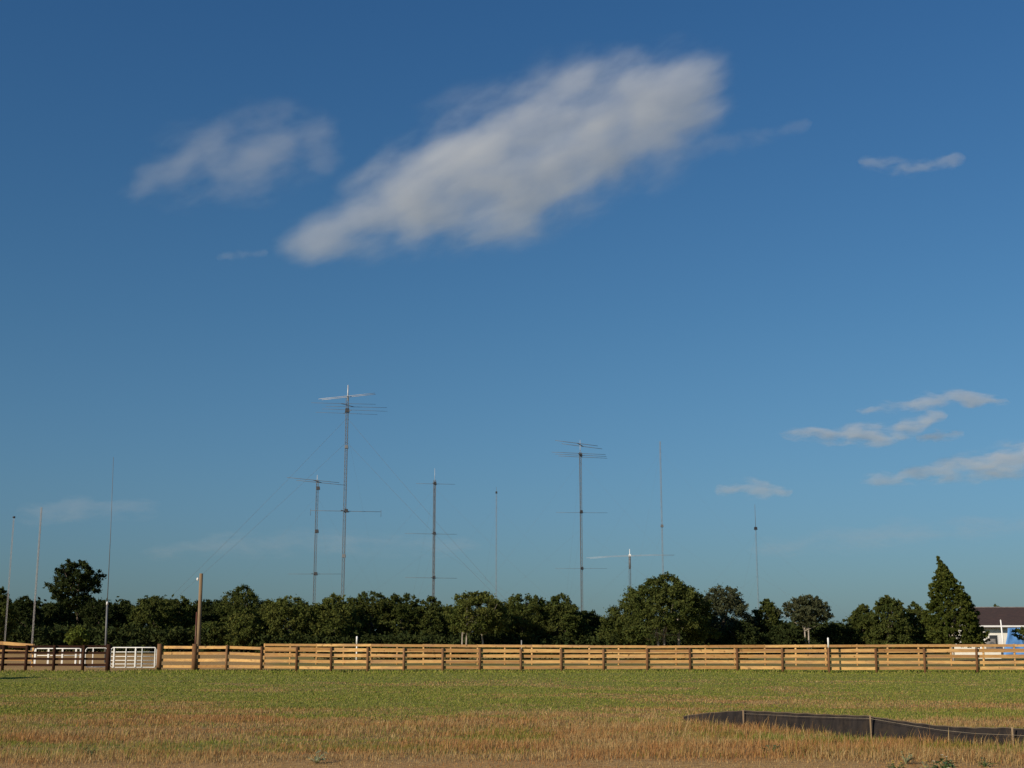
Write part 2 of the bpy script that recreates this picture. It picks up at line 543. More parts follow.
gate('white six rail pipe gate standing closed between dark post and pine fence', 111.2, 157.0, 67.5, (647.5, 652, 656.4, 660.4, 664, 667.4),
     ((114.5, .07), (126.5, .035), (136, .07), (142.5, .035), (155.5, .045)))
gate('white pipe gate with broad uprights behind the dark stained fence', 35, 81.5, 70, (648.5, 652.5, 655.5, 659.5, 665.3),
     ((36, .085), (49, .09), (63, .085), (76.5, .09), (81, .06)))
gate('short grey white pipe gate with a rounded corner beside the thick dark post', 86, 107.5, 71.5, (647.8, 652.3, 659, 664.2, 667),
     ((93.6, .05),))


# ------------------------------------------------------------------ posts and poles
def marker(name, label, px, ytop, Y, r, mat, cap=None):
    t = at(px, ytop, Y); z = G(t.x, Y); h = t.z - z
    root = thing(name, label, 'post', (t.x, Y, z))
    hh = h * .72 if cap else h
    MB().tube([(0, 0, -.1), (0, 0, hh)], [r, r * .95], 10).build('shaft', mat, root, True)
    if cap:
        MB().tube([(0, 0, hh), (0, 0, h - r * .6), (0, 0, h)], [r * 1.15, r * 1.15, r * .5], 10).build('white_cap', cap, root, True)


marker('marker_post', 'wooden post with a white sleeve on top standing before the pine fence', 828, 637.6, 63.2, .035, M['post'], M['white'])
marker('marker_post', 'slim white marker post poking above the pine fence before the trees', 357, 636.2, 97, .058, M['gate'], M['white'])
marker('marker_post', 'thin grey stake just topping the fence under the round trees', 521.5, 640.2, 98, .04, M['pale'])


def utility_pole():
    Y = 69.0
    t = at(200.3, 573.5, Y); z = G(t.x, Y); b = at(197.5, 668, Y)
    root = thing('utility_pole', 'bare wooden utility pole standing behind the pine fence near the gate', 'pole', (b.x, Y, z))
    h = t.z - z; dx = (t.x - b.x) * .35
    MB().tube([(0, 0, -.3), (dx * .5, 0, h * .5), (dx, 0, h)], [.115, .10, .092], 16).build('shaft', M['pole'], root, True)
    MB().tube([(-.16, -.03, 0), (-.16 + dx * .3, -.03, h * .6)], .03, 8).build('conduit', plain('brown conduit', (.12, .04, .025), .5), root, True)
    MB().tube([(dx - .17, -.03, h - .38), (dx - .17, -.03, h - .30), (dx - .17, -.03, h - .22)], [.03, .06, .04], 10).build('insulator', M['white'], root, True)


utility_pole()


# ------------------------------------------------------------------ towers
def lattice(mb, z1, w, leg, rung, step, phase=.4, taper=1.0):
    def corner(k, z):
        s = w / math.sqrt(3) * (1 - (1 - taper) * z / z1); q = phase + k * 2 * math.pi / 3
        return Vector((math.cos(q) * s, math.sin(q) * s, z))
    for k in range(3):
        mb.tube([corner(k, -.2), corner(k, z1)], leg, 6)
    nstep = int(z1 / step)
    for i in range(nstep):
        z = i * step
        for k in range(3):
            mb.tube([corner(k, z), corner((k + 1) % 3, z)], rung, 4, False)
            a, b = (k, (k + 1) % 3) if i % 2 else ((k + 1) % 3, k)
            mb.tube([corner(a, z), corner(b, z + step)], rung, 4, False)


def beam(root, X0, Y, zb, left, right, mats, name='beam_antenna', nel=3, boom=4.0, r=.03, swing=.3, droop=.0, ends=False):
    """yagi: element span given by photo pixels left and right ends (x,y); boom along depth, turned by swing"""
    a = at(left[0], left[1], Y); b = at(right[0], right[1], Y)
    ant = bpy.data.objects.new(name, None); link(ant, root)
    c = Vector((0, 0, (a.z + b.z) / 2 - zb)); ant.location = c
    half = (b - a) / 2; mx = (a.x + b.x) / 2 - X0
    bd = Vector((math.sin(swing), math.cos(swing), 0))
    MB().tube([bd * -boom / 2, bd * boom / 2], r * 1.5, 8).build('boom', mats[1], ant, True)
    for i in range(nel):
        t = (i / (nel - 1) - .5) * boom if nel > 1 else 0
        s = 1 - .04 * i
        o = bd * t
        base = Vector((mx, 0, 0)) if nel == 1 else Vector((mx, 0, 0))
        p = [o + base - half * s + Vector((0, 0, -droop)), o + base - half * s * .5, o + base, o + base + half * s * .5, o + base + half * s + Vector((0, 0, -droop))]
        MB().tube(p, [r * .7, r * .9, r, r * .9, r * .7], 6).build('element', mats[0], ant, True)
        if ends:
            for q in (p[0], p[-1]):
                MB().tube([q + Vector((0, 0, .35)), q + Vector((0, 0, -.9))], r * .7, 5).build('end_drop', mats[0], ant, True)
    return ant


def tower(label, px, py_ref, Y, ytop, w, leg, rung, step, mat, name='radio_tower', group='guyed radio towers', taper=1.0, lean=None):
    p = at(px, py_ref, Y); X = p.x; z = G(X, Y); h = at(px, ytop, Y).z - z
    root = thing(name, label, 'tower', (X, Y, z), group)
    mb = MB(); lattice(mb, h, w, leg, rung, step, rnd.uniform(0, 2), taper)
    mb.build('lattice_mast', mat, root)
    return root, X, z, h


def top_pole(root, Y, z, h, X, ytop, r, mat, px):
    zt = at(px, ytop, Y).z - z
    MB().tube([(0, 0, h - .5), (0, 0, zt)], [r, r * .7], 8).build('top_mast', mat, root, True)


def box_on(root, z, zb, s, mat, name='rotator_box', off=(.25, -.3)):
    mb = MB(); c = zb - z
    mb.hexa([(off[0] - s, off[1] - s, c - s * .8), (off[0] + s, off[1] - s, c - s * .8), (off[0] + s, off[1] + s, c - s * .8), (off[0] - s, off[1] + s, c - s * .8),
             (off[0] - s * .8, off[1] - s * .8, c + s), (off[0] + s * .8, off[1] - s * .8, c + s), (off[0] + s * .8, off[1] + s * .8, c + s), (off[0] - s * .8, off[1] + s * .8, c + s)])
    mb.build(name, mat, root)


def guys(root, z, heights, radius, angles, r=.016):
    for hz in heights:
        for a in angles:
            q = rad(a); e = Vector((math.cos(q) * radius, math.sin(q) * radius, 0)); s = Vector((0, 0, hz))
            pts = [s.lerp(e, t) - Vector((0, 0, math.sin(math.pi * t) * .012 * radius)) for t in (0, .25, .5, .75, 1)]
            MB().tube(pts, r, 4, False).build('guy_wire', M['wire'], root)


# three slim masts at the left, in front of the trees
t, X, z, h = tower('slim pale lattice mast at the left edge, shortest of the three by the gates', 9, 585, 96, 518, .085, .009, .006, .24, M['pale'], 'lattice_mast_tower', 'slim masts by the gates')
MB().tube([(0, 0, h), (0, 0, h + .12)], .10, 8).build('top_cap', M['black'], t, True)
t, X, z, h = tower('slim pale lattice mast with ladder like rungs right beside the white gate end', 36.5, 580, 94, 507, .10, .011, .008, .24, M['pale'], 'lattice_mast_tower', 'slim masts by the gates')
p = at(109, 560, 98); z = G(p.x, 98)
t = thing('vertical_antenna', 'tall thin vertical antenna on a grey tube left of the pole', 'antenna', (p.x, 98, z))
zj = at(106, 603, 98).z - z; zt = at(112, 457, 98).z - z
MB().tube([(.16, 0, -.2), (.06, 0, zj)], .075, 10).build('base_tube', M['steel'], t, True)
MB().tube([(.06, 0, zj - .1), (0, 0, zj * 2.2), (-.12, 0, zt)], [.032, .024, .016], 8).build('whip', M['steel'], t, True)
MB().tube([(.06, 0, zj - .12), (.06, 0, zj + .1)], [.09, .06], 10).build('collar', M['white'], t, True)

# main tower
Y = 232
t, X, z, h = tower('tallest lattice radio tower with a stack of beam antennas at its top', 345, 510, Y, 398, .50, .045, .022, .7, M['steel'])
top_pole(t, Y, z, h, X, 385, .13, M['alu'], 347)
S = [M['dull'], M['dull']]
beam(t, X, Y, z, (319.5, 399.5), (376, 393.6), [M['alu'], M['alu']], nel=2, boom=1.0, r=.05, swing=.25)
beam(t, X, Y, z, (318, 404.5), (382, 406.0), S, nel=2, boom=4, r=.035, swing=.5)
beam(t, X, Y, z, (318, 410.5), (383, 413.0), S, nel=2, boom=4, r=.03, swing=-.5)
beam(t, X, Y, z, (310.5, 510.5), (381, 511.8), S, nel=1, boom=3.5, r=.045, swing=.3, ends=True)
box_on(t, z, at(347, 410.8, Y).z, .38, M['black'], 'rotator_box', (0, -.2))
box_on(t, z, at(346, 511, Y).z, .33, M['black'])
for yy in (447, 556):
    box_on(t, z, at(346, yy, Y).z, .32, M['steel'], 'guy_bracket', (0, 0))
guys(t, z, [at(345, 418, Y).z - z, at(345, 442, Y).z - z], 38, (188, -18), .015)
guys(t, z, [at(345, 430, Y).z - z], 38, (82,), .005)

Y = 225
t, X, z, h = tower('lattice tower just left of the tallest, with a tilted beam antenna', 315.5, 540, Y, 480, .42, .035, .018, .7, M['steel'])
top_pole(t, Y, z, h, X, 475, .06, M['alu'], 317)
beam(t, X, Y, z, (291, 478.8), (343, 484), S, nel=2, boom=4, r=.045, swing=.2)
beam(t, X, Y, z, (288, 574), (342, 574), S, nel=1, boom=3, r=.03, swing=.2)
for yy in (488.5, 531.5, 574):
    box_on(t, z, at(316, yy, Y).z, .3, M['black'])
guys(t, z, [h * .9], 24, (170, 290, 50), .005)

Y = 228
t, X, z, h = tower('dark lattice tower with three level short antennas, right of the tallest', 434, 540, Y, 480, .36, .050, .022, .7, M['dull'])
top_pole(t, Y, z, h, X, 468, .04, M['alu'], 434.5)
for yy in (483.5, 533.5, 577.5):
    beam(t, X, Y, z, (405 if yy > 500 else 416, yy), (457 if yy > 500 else 455, yy + .8), S, nel=1, boom=3, r=.032, swing=.2)
    box_on(t, z, at(434, yy, Y).z, .26, M['black'], 'rotator_box', (.1, -.3))
guys(t, z, [h * .95, h * .6], 30, (-15, 105, 225), .006)

Y = 250
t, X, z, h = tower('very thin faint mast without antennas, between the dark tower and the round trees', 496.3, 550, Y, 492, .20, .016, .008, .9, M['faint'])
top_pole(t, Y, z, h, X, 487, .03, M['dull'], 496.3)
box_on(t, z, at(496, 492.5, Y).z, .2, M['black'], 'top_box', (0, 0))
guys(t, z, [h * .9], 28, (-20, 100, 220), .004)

Y = 230
t, X, z, h = tower('lattice tower with two crossed beam antennas at the top, left of the largest tree', 581, 530, Y, 452, .36, .040, .018, .7, M['dull'])
top_pole(t, Y, z, h, X, 440, .05, M['alu'], 581)
beam(t, X, Y, z, (558, 442), (600.5, 447.5), S, nel=2, boom=4, r=.05, swing=.3)
beam(t, X, Y, z, (554, 454), (607.5, 456.5), S, nel=3, boom=5, r=.04, swing=.2)
beam(t, X, Y, z, (556, 512.5), (607.5, 512.8), S, nel=1, boom=3, r=.028, swing=.2)
beam(t, X, Y, z, (555, 568.5), (607, 568.5), S, nel=1, boom=3, r=.022, swing=.2)
for yy in (455, 512, 568.5):
    box_on(t, z, at(581, yy, Y).z, .27, M['black'], 'rotator_box', (.1, -.3))
guys(t, z, [h * .95, h * .6], 30, (-25, 95, 215), .005)

Y = 205
t, X, z, h = tower('short lattice tower carrying a wide white beam antenna, beside the largest tree', 630.3, 590, Y, 556, .32, .022, .011, .7, M['steel'])
top_pole(t, Y, z, h, X, 549, .06, M['white'], 630.5)
beam(t, X, Y, z, (587, 557.3), (675, 554.3), [M['alu'], M['alu']], nel=2, boom=2, r=.022, swing=.2, droop=.15)
box_on(t, z, at(630, 555.5, Y).z, .19, M['white'], 'antenna_hub', (0, -.1))
MB().tube([(0, 0, h - 2.0), (0, 0, h)], .13, 8).build('rotator_tube', M['dull'], t, True)
guys(t, z, [h * .9], 20, (-25, 95, 215), .004)

Y = 240
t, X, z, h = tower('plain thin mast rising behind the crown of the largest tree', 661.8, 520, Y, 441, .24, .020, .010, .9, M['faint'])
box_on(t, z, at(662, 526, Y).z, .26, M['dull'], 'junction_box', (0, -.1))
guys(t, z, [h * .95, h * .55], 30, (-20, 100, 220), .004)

Y = 235
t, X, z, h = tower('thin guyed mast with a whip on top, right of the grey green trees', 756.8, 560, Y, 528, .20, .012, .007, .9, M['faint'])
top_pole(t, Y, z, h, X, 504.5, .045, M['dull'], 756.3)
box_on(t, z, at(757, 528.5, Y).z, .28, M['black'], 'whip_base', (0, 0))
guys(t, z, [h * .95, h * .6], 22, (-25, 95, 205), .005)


# ------------------------------------------------------------------ trees
def leaf_cloud(cent, crad, per, size, seed, flat=.8, out=None, up=.0):
    """leaf quads round clump centres; cent (k,3), crad (k,), per leaves each"""
    r = np.random.default_rng(seed)
    k = len(cent)
    c = np.repeat(cent, per, 0); cr = np.repeat(crad, per)
    n = len(c)
    d = r.normal(size=(n, 3)); d /= np.linalg.norm(d, axis=1)[:, None]
    rr = cr * np.minimum(np.abs(r.normal(0, .72, n)), 1.9)
    p = c + d * rr[:, None] * np.array([1, 1, flat])
    nr = d * .5 + r.normal(size=(n, 3)) * .8 + np.array([0, 0, .25 + up])
    nr /= np.linalg.norm(nr, axis=1)[:, None]
    t = np.cross(nr, r.normal(size=(n, 3))); t /= np.linalg.norm(t, axis=1)[:, None] + 1e-9
    b = np.cross(nr, t)
    s = size * r.uniform(.6, 1.35, n)[:, None]
    q = np.stack([p - t * s * .85, p - b * s * .40 + t * s * .1, p + t * s * .95, p + b * s * .40 - t * s * .05], 1).reshape(-1, 3)
    f = np.arange(n * 4).reshape(-1, 4)
    ct = np.repeat(r.uniform(.84, 1.16, k), per) * r.uniform(.85, 1.15, n)
    wm = r.normal(1, .06, n)
    col = np.stack([ct * wm, ct, ct * .95 * (2 - wm), np.ones(n)], -1)
    return q, f, np.repeat(col, 4, 0)


ROUND = [(0, .35), (.12, .75), (.35, 1.0), (.6, .93), (.8, .70), (.93, .42), (1, .15)]
DOME = [(0, .92), (.2, 1.0), (.45, .95), (.7, .74), (.88, .45), (1, .12)]
OVAL = [(0, .55), (.25, .9), (.5, 1.0), (.75, .78), (.9, .48), (1, .15)]
BROAD = [(0, .85), (.3, 1.0), (.6, 1.0), (.8, .9), (.93, .66), (1, .32)]
CONE = [(0, .82), (.12, 1.0), (.35, .95), (.55, .74), (.75, .47), (.9, .2), (1, .03)]
SPREAD = [(0, .2), (.2, .6), (.45, .95), (.7, 1.0), (.9, .7), (1, .3)]
TG = 'trees of the wood behind the fences'


def tree(name, label, px, ytop, hw, Y, prof, mat, seed, crown_bot=None, nclump=110, per=85, leaf=.155, cl=.24, skew=0., trunk_r=None,
         trunks=None, bark='bark', holes=(), shell=.55, lobes=(), group=TG, shag=.10):
    r = np.random.default_rng(seed)
    p = at(px, ytop, Y); X = p.x; z0 = G(X, Y); H = p.z - z0
    W = hw * Y / F
    zb = (at(px, crown_bot, Y).z - z0) if crown_bot else H * .12
    zb = max(zb, .3)
    root = thing(name, label, 'tree', (X, Y, z0), group)
    tt = [a for a, _ in prof]; ww = [b for _, b in prof]
    nclump = int(nclump * 3.6); per = max(28, int(per * .78)); cl = cl * .52
    k = nclump
    # clump centres: height weighted by width
    u = r.random(k * 6); wgt = np.interp(u, tt, ww); u = u[r.random(k * 6) < wgt][:k]; k = len(u)
    th = r.uniform(0, 2 * np.pi, k)
    # lumpy outline: per direction and height bulges
    lump = 1 + .22 * np.sin(th * 3 + seed + u * 5) * np.sin(u * 9 + seed) + r.normal(0, shag, k)
    rr = np.interp(u, tt, ww) * W * np.sqrt(r.uniform(shell * shell, 1, k)) * lump
    cr = cl * W * r.uniform(.6, 1.25, k) * (.55 + .45 * np.interp(u, tt, ww))
    rr = np.maximum(rr - cr * .55, 0)
    cz = zb + u * (H - zb) - cr * .5 * (u > .75)
    cx = np.cos(th) * rr + skew * (u - .4) * W; cy = np.sin(th) * rr
    cent = np.stack([cx, cy, cz], -1)
    ok = np.ones(k, bool)
    for (hx, hy, hr) in holes:                      # gaps in the crown (photo pixels)
        hp = at(hx, hy, Y)
        ok &= ((cent[:, 0] + X - hp.x) ** 2 + (cent[:, 2] + z0 - hp.z) ** 2) > (hr * Y / F + cr * .5) ** 2
    cent, cr = cent[ok], cr[ok]
    for (lx, ly, lr, ln) in lobes:                  # extra lobes and stray twigs
        lp = at(lx, ly, Y); q = r.normal(size=(ln, 3)) * lr * Y / F * .6
        cent = np.concatenate([cent, q + np.array([lp.x - X, 0, lp.z - z0])]); cr = np.concatenate([cr, np.full(ln, lr * Y / F * .55)])
    v, f, c = leaf_cloud(cent, cr, per, leaf, seed + 1)
    # stray outer sprays
    m = max(20, k // 3)
    ii = r.integers(0, len(cent), m)
    dirn = cent[ii] - np.array([0, 0, zb + (H - zb) * .45]); dirn /= np.linalg.norm(dirn, axis=1)[:, None] + 1e-6
    v2, f2, c2 = leaf_cloud(cent[ii] + dirn * (cr[ii] * .9)[:, None], cr[ii] * .38, 14, leaf * .8, seed + 2)
    v = np.concatenate([v, v2]); f = np.concatenate([f, f2 + len(c)]); c = np.concatenate([c, c2])
    v[:, 2] = np.maximum(v[:, 2], .05)
    np_mesh('crown', v, f, mat, root, c)
    tr = trunk_r or max(.10, W * .05)
    for (bx, tx, ty) in (trunks or [(px, px, None)]):
        mb = MB()
        b = at(bx, 650, Y).x - X; tp = at(tx, 600, Y).x - X
        zt = (at(tx, ty, Y).z - z0) if ty else zb + (H - zb) * .55
        zt = max(zt, 1.)
        mb.tube([(b, 0, -.2), (b + (tp - b) * .25, .0, zt * .35), (b + (tp - b) * .6, .05, zt * .7), (tp, 0, zt)], [tr * 1.25, tr, tr * .8, tr * .5], 9)
        for i in range(7):
            c0 = cent[r.integers(0, len(cent))]
            s = r.uniform(.4, .95)
            st = Vector((b + (tp - b) * s, 0, zt * s))
            e = Vector(c0)
            mb.tube([st, st.lerp(e, .5) + Vector((0, 0, -.05 * W)), e], [tr * .45, tr * .3, tr * .12], 6)
        mb.build('trunk', M[bark], root, True)
    return root


A, B_, C_, D_, E_, F_ = (M['leaf' + q] for q in 'ABCDEF')
# left wood
tree('broadleaf_tree', 'brownish green tree cut by the left edge of the picture', 0, 586, 17, 150, ROUND, A, 1, nclump=90)
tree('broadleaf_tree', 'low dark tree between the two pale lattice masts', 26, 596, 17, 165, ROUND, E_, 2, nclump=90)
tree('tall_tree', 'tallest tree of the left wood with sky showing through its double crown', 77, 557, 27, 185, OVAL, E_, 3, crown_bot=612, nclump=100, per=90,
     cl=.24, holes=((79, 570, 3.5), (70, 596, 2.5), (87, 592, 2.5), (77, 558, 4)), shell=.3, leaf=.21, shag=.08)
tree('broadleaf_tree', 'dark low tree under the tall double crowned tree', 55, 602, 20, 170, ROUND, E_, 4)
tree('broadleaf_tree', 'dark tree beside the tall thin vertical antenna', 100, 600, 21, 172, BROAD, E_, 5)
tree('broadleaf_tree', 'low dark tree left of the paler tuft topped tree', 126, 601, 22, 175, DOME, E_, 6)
tree('broadleaf_tree', 'tuft topped olive tree between the antenna and the utility pole', 155, 596.5, 24, 170, BROAD, A, 7)
tree('broadleaf_tree', 'spiky topped dark tree just left of the utility pole', 182, 596, 21, 175, DOME, A, 8, shag=.16)
tree('broadleaf_tree', 'small dark tree just right of the utility pole', 212, 607, 19, 180, BROAD, E_, 9)
tree('broadleaf_tree', 'broad domed dark tree right of the utility pole', 243, 585.5, 34, 180, DOME, A, 10, nclump=150)
tree('broadleaf_tree', 'small bright green tree in front of the broad domed tree', 246, 608, 24, 158, DOME, B_, 12, nclump=100)
tree('broadleaf_tree', 'low green bushy tree right behind the utility pole', 215, 622, 21, 158, BROAD, A, 13, nclump=90)
# centre
tree('broadleaf_tree', 'olive tree below the tower left of the tallest', 290, 596.5, 30, 160, BROAD, B_, 14, nclump=130)
tree('broadleaf_tree', 'olive tree at the foot of the tallest tower', 335, 593.5, 28, 160, DOME, B_, 15, nclump=130)
tree('broadleaf_tree', 'knobbly topped tree just right of the tallest tower', 371, 592, 23, 165, BROAD, A, 16)
tree('broadleaf_tree', 'dark tree midway between the tallest tower and the dark tower', 402, 593.5, 24, 165, BROAD, A, 17)
tree('broadleaf_tree', 'dark tree at the foot of the dark three antenna tower', 432, 596.5, 23, 165, OVAL, A, 18)
tree('broadleaf_tree', 'pale trunked tree with small gaps right of the dark tower', 476, 592, 29, 152, BROAD, B_, 19, crown_bot=632,
     trunks=((462, 463, 620), (466, 468, 615), (484, 479, 618)), bark='palebark', holes=((475, 609, 3), (454, 604, 3), (470, 632, 2)), trunk_r=.09, nclump=120)
tree('broadleaf_tree', 'round dark tree below the very thin mast', 524, 594.5, 28, 160, BROAD, A, 20, nclump=120)
tree('broadleaf_tree', 'round dark tree left of the crossed beam tower', 561, 594, 28, 160, DOME, A, 21, nclump=130)
tree('broadleaf_tree', 'low dark tree sloping down below the crossed beam tower', 588, 611, 21, 165, BROAD, E_, 22)
tree('oak_tree', 'largest domed tree with pale forked trunks behind the fence', 662, 574, 50, 145, DOME, A, 23, nclump=260, per=95, cl=.17,
     trunks=((659, 655, 624), (664, 664, 622), (679, 678, 618)), bark='palebark', trunk_r=.15, crown_bot=640, skew=.10,
     holes=((660, 638, 9), (680, 638, 8), (669, 643, 8), (612, 598, 8)), lobes=((628, 608, 5, 8), (636, 598, 5, 8), (616, 622, 8, 14), (607, 632, 8, 14)))
tree('broadleaf_tree', 'wispy grey green tree leaning on the largest domed tree', 722, 584.5, 31, 155, ROUND, D_, 24, nclump=130,
     holes=((728, 612, 3), (738, 618, 3)))
tree('broadleaf_tree', 'small dark tree at the foot of the mast with the whip', 766, 599, 17, 158, OVAL, A, 25)
tree('feathery_tree', 'feathery grey olive tree with a bare thin trunk standing alone', 807, 595, 23, 150, ROUND, D_, 26, crown_bot=624, nclump=85, per=75,
     cl=.22, trunks=((809, 808, 608), (806, 803, 612)), bark='palebark', trunk_r=.09, shell=.3, shag=.2)
tree('broadleaf_tree', 'left dark tree of the cluster near the pointed cedar', 862, 604, 18, 155, DOME, A, 27)
tree('broadleaf_tree', 'highest dark tree of the cluster near the pointed cedar', 888, 595, 23, 152, DOME, A, 28, nclump=120)
tree('broadleaf_tree', 'dark tree touching the left side of the pointed cedar', 914, 602, 17, 155, DOME, A, 29)
tree('shrub_tree', 'low dark bush below the wispy grey green tree', 742, 621, 22, 148, DOME, E_, 30, nclump=80)
tree('shrub_tree', 'low dark bush between the lone feathery tree and the small dark tree', 784, 623, 20, 150, DOME, E_, 31, nclump=80)
tree('shrub_tree', 'low dark bush right below the feathery tree', 832, 624, 20, 155, DOME, E_, 32, nclump=80)
tree('cedar_tree', 'tall pointed cedar bent at its tip beside the brown roofed house', 949, 560, 27, 105, CONE, F_, 33, crown_bot=646, nclump=420, per=70, cl=.125,
     leaf=.105, skew=-.52, trunks=((953, 951, 625),), bark='palebark', trunk_r=.08, holes=((952, 634, 3), (952, 641, 4)),
     lobes=((938, 558, 1.0, 4), (939.5, 560.5, 1.3, 6), (941, 564, 1.8, 10), (943, 569, 2.4, 12), (946, 575, 3, 14), (934, 606, 4, 20), (933, 620, 4, 20), (933, 633, 5, 20), (976, 636, 5, 24)), shag=.05)
tree('young_tree', 'small bright green sapling in front of the dark left wood', 77.5, 627, 11, 92, ROUND, C_, 34, crown_bot=646, nclump=45, per=45, cl=.34, leaf=.16,
     trunk_r=.04, group='saplings')
tree('pine_tree', 'dark treetop just showing above the brown roof', 993, 603.5, 9, 190, SPREAD, A, 35, nclump=25, per=40)

# a tree beside the field, left of the frame: its shade falls on the field's left edge
tree('broadleaf_tree', 'shade tree standing in the field near the dark fence', -455, 447, 75, 43.4, ROUND, A, 36, nclump=80, per=70, crown_bot=610, group='field trees')


def mass(name, label, x0, x1, Y, top, mat, seed, n, size, lift=0., thick=5, rc=.75):
    r = np.random.default_rng(seed)
    px = r.uniform(x0, x1, n)
    Xs = (px - 512) / F * Y
    ys = Y + r.uniform(-thick, thick, n)
    hz = np.array([at(p, lerp(p, top), Y).z for p in px]) * (.75 + .5 * fbm(Xs / 3.0, ys / 6, seed))
    u = r.random(n) ** .7
    cent = np.stack([Xs, ys, gz(Xs, ys) + .2 + u * np.maximum(hz, .6)], -1)
    v, f, c = leaf_cloud(cent, np.full(n, rc), 30, size, seed)
    v[:, 2] = np.maximum(v[:, 2], gz(v[:, 0], v[:, 1]))
    tag(np_mesh(name, v, f, mat, None, c), label, 'undergrowth', kind='stuff')


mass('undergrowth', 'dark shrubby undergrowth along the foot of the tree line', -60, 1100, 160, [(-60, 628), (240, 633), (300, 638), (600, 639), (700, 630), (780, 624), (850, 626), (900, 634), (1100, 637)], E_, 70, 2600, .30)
mass('undergrowth', 'low dark scrub added behind the rear fence in place of tree shade', 320, 745, 113, [(320, 651), (740, 651)], E_, 73, 1500, .16, thick=2, rc=.3)  # scrub added to darken the fence gaps like the shade under the trees
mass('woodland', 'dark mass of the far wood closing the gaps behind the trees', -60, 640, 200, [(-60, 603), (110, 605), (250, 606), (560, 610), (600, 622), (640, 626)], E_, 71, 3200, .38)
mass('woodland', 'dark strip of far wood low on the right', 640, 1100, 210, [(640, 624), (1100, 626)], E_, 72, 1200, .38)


# ------------------------------------------------------------------ house and what stands by it
def house():
    Y = 125.0
    xl = at(983.5, 640, Y).x; xr = xl + 16.5
    z0 = G(xl, Y); ze = at(990, 626.3, Y - .7).z; zr = at(990, 608.3, Y + 4.6).z
    root = thing('house', 'low house with a brown shingle roof at the right edge', 'house', (xl, Y, z0))
    L = xr - xl; d = 9.2; E = ze - z0; Rr = zr - z0
    mb = MB()
    mb.box(0, L, 0, d, -.2, E - .12)
    for x in (0.01, L - .01):
        mb.add([(x, .02, E - .13), (x, d - .02, E - .13), (x, d / 2, Rr - .2)], [(0, 1, 2)])
    mb.build('wall', M['siding'], root)
    rf = MB(); ov = .45
    def slab(y0, za, y1, zb_):
        rf.hexa([(-ov, y0, za), (L + ov, y0, za), (L + ov, y1, zb_), (-ov, y1, zb_), (-ov, y0, za + .09), (L + ov, y0, za + .09), (L + ov, y1, zb_ + .09), (-ov, y1, zb_ + .09)])
    slab(-.7, E, d / 2 - .002, Rr); slab(d + .7, E, d / 2 + .002, Rr)
    rf.build('roof', M['shingle'], root)
    MB().box(-ov, L + ov, -.735, -.703, E - .07, E + .085).build('fascia', M['white'], root)
    MB().tube([(-ov, d / 2, Rr + .10), (L + ov, d / 2, Rr + .10)], .05, 8).build('ridge_cap', M['grey'], root)
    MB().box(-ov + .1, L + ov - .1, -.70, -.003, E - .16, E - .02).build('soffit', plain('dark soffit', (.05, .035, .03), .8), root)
    wx = at(991, 640, Y).x - xl
    w = MB().box(wx - .16, wx + .62, -.04, -.004, 1.0, 2.05).build('window', plain('window glass', (.05, .055, .06), .15), root)
    MB().box(wx - .21, wx + .67, -.055, -.005, 2.05, 2.11).box(wx - .21, wx + .67, -.06, -.005, .94, 1.0).box(wx - .21, wx - .16, -.055, -.005, 1.0, 2.05).box(wx + .62, wx + .67, -.055, -.005, 1.0, 2.05).build('frame', M['white'], w)
    dx = at(997.5, 640, Y).x - xl
    MB().box(dx - .45, dx + .45, -.03, -.004, .05, 2.1).build('door', M['white'], root)
    return root


house()
# air conditioner box beside the wall
p = at(986.8, 640, 123.8); z = G(p.x, 123.8)
t = thing('air_conditioner', 'grey box of an air conditioner on a stand by the cream wall', 'air conditioner', (p.x + .35, 123.8, z))
MB().box(-.35, .35, -.3, .3, .62, 1.72).build('casing', M['grey'], t)
MB().tube([(0, -.305, 1.2), (0, -.33, 1.2)], .25, 16).build('fan_grille', M['dull'], t)
MB().box(-.4, .4, -.35, .35, -.1, .6).build('stand', M['grey'], t)
# white tank stack left of it
p = at(981, 640, 119); z = G(p.x, 119)
t = thing('water_tank', 'narrow white tank with ribs standing between cedar and house', 'tank', (p.x, 119, z))
zt = at(981, 636.5, 119).z - z
MB().tube([(0, 0, 0), (0, 0, zt * .30), (0, 0, zt * .32), (0, 0, zt * .36), (0, 0, zt * .38), (0, 0, zt * .66), (0, 0, zt * .68), (0, 0, zt * .72), (0, 0, zt * .74), (0, 0, zt * .95)],
          [.2, .2, .16, .16, .2, .2, .16, .16, .2, .18], 14).build('body', M['white'], t, True)
MB().tube([(0, 0, zt * .95), (0, 0, zt)], [.13, .10], 12).build('lid', M['grey'], t, True)
# slanting pale pole
a = at(1004.2, 648, 121.5); b = at(1000.6, 620, 121.5); z = G(a.x, 121.5)
t = thing('white_pole', 'slanting pale pole in front of the house beside the blue tarp', 'pole', (a.x, 121.5, z))
MB().tube([(0, 0, -.1), (b.x - a.x, 0, b.z - z)], [.075, .06], 8).build('shaft', M['white'], t, True)
MB().tube([(b.x - a.x, 0, b.z - z), (b.x - a.x, 0, b.z - z + .06)], [.08, .03], 8).build('finial', M['pale'], t, True)
# white bench-like board low in the fence gap
p = at(979, 652, 118); q = at(1001, 652, 118); z = G(p.x, 118)
t = thing('low_wall', 'low white wall in front of the house seen through the fence', 'wall', (p.x, 118, z))
hz = at(979, 650.8, 118).z - z
MB().box(0, q.x - p.x, 0, .2, -.1, hz).build('body', M['siding'], t)
MB().box(-.03, q.x - p.x + .03, -.03, .23, hz + .002, hz + .06).build('coping', M['white'], t)


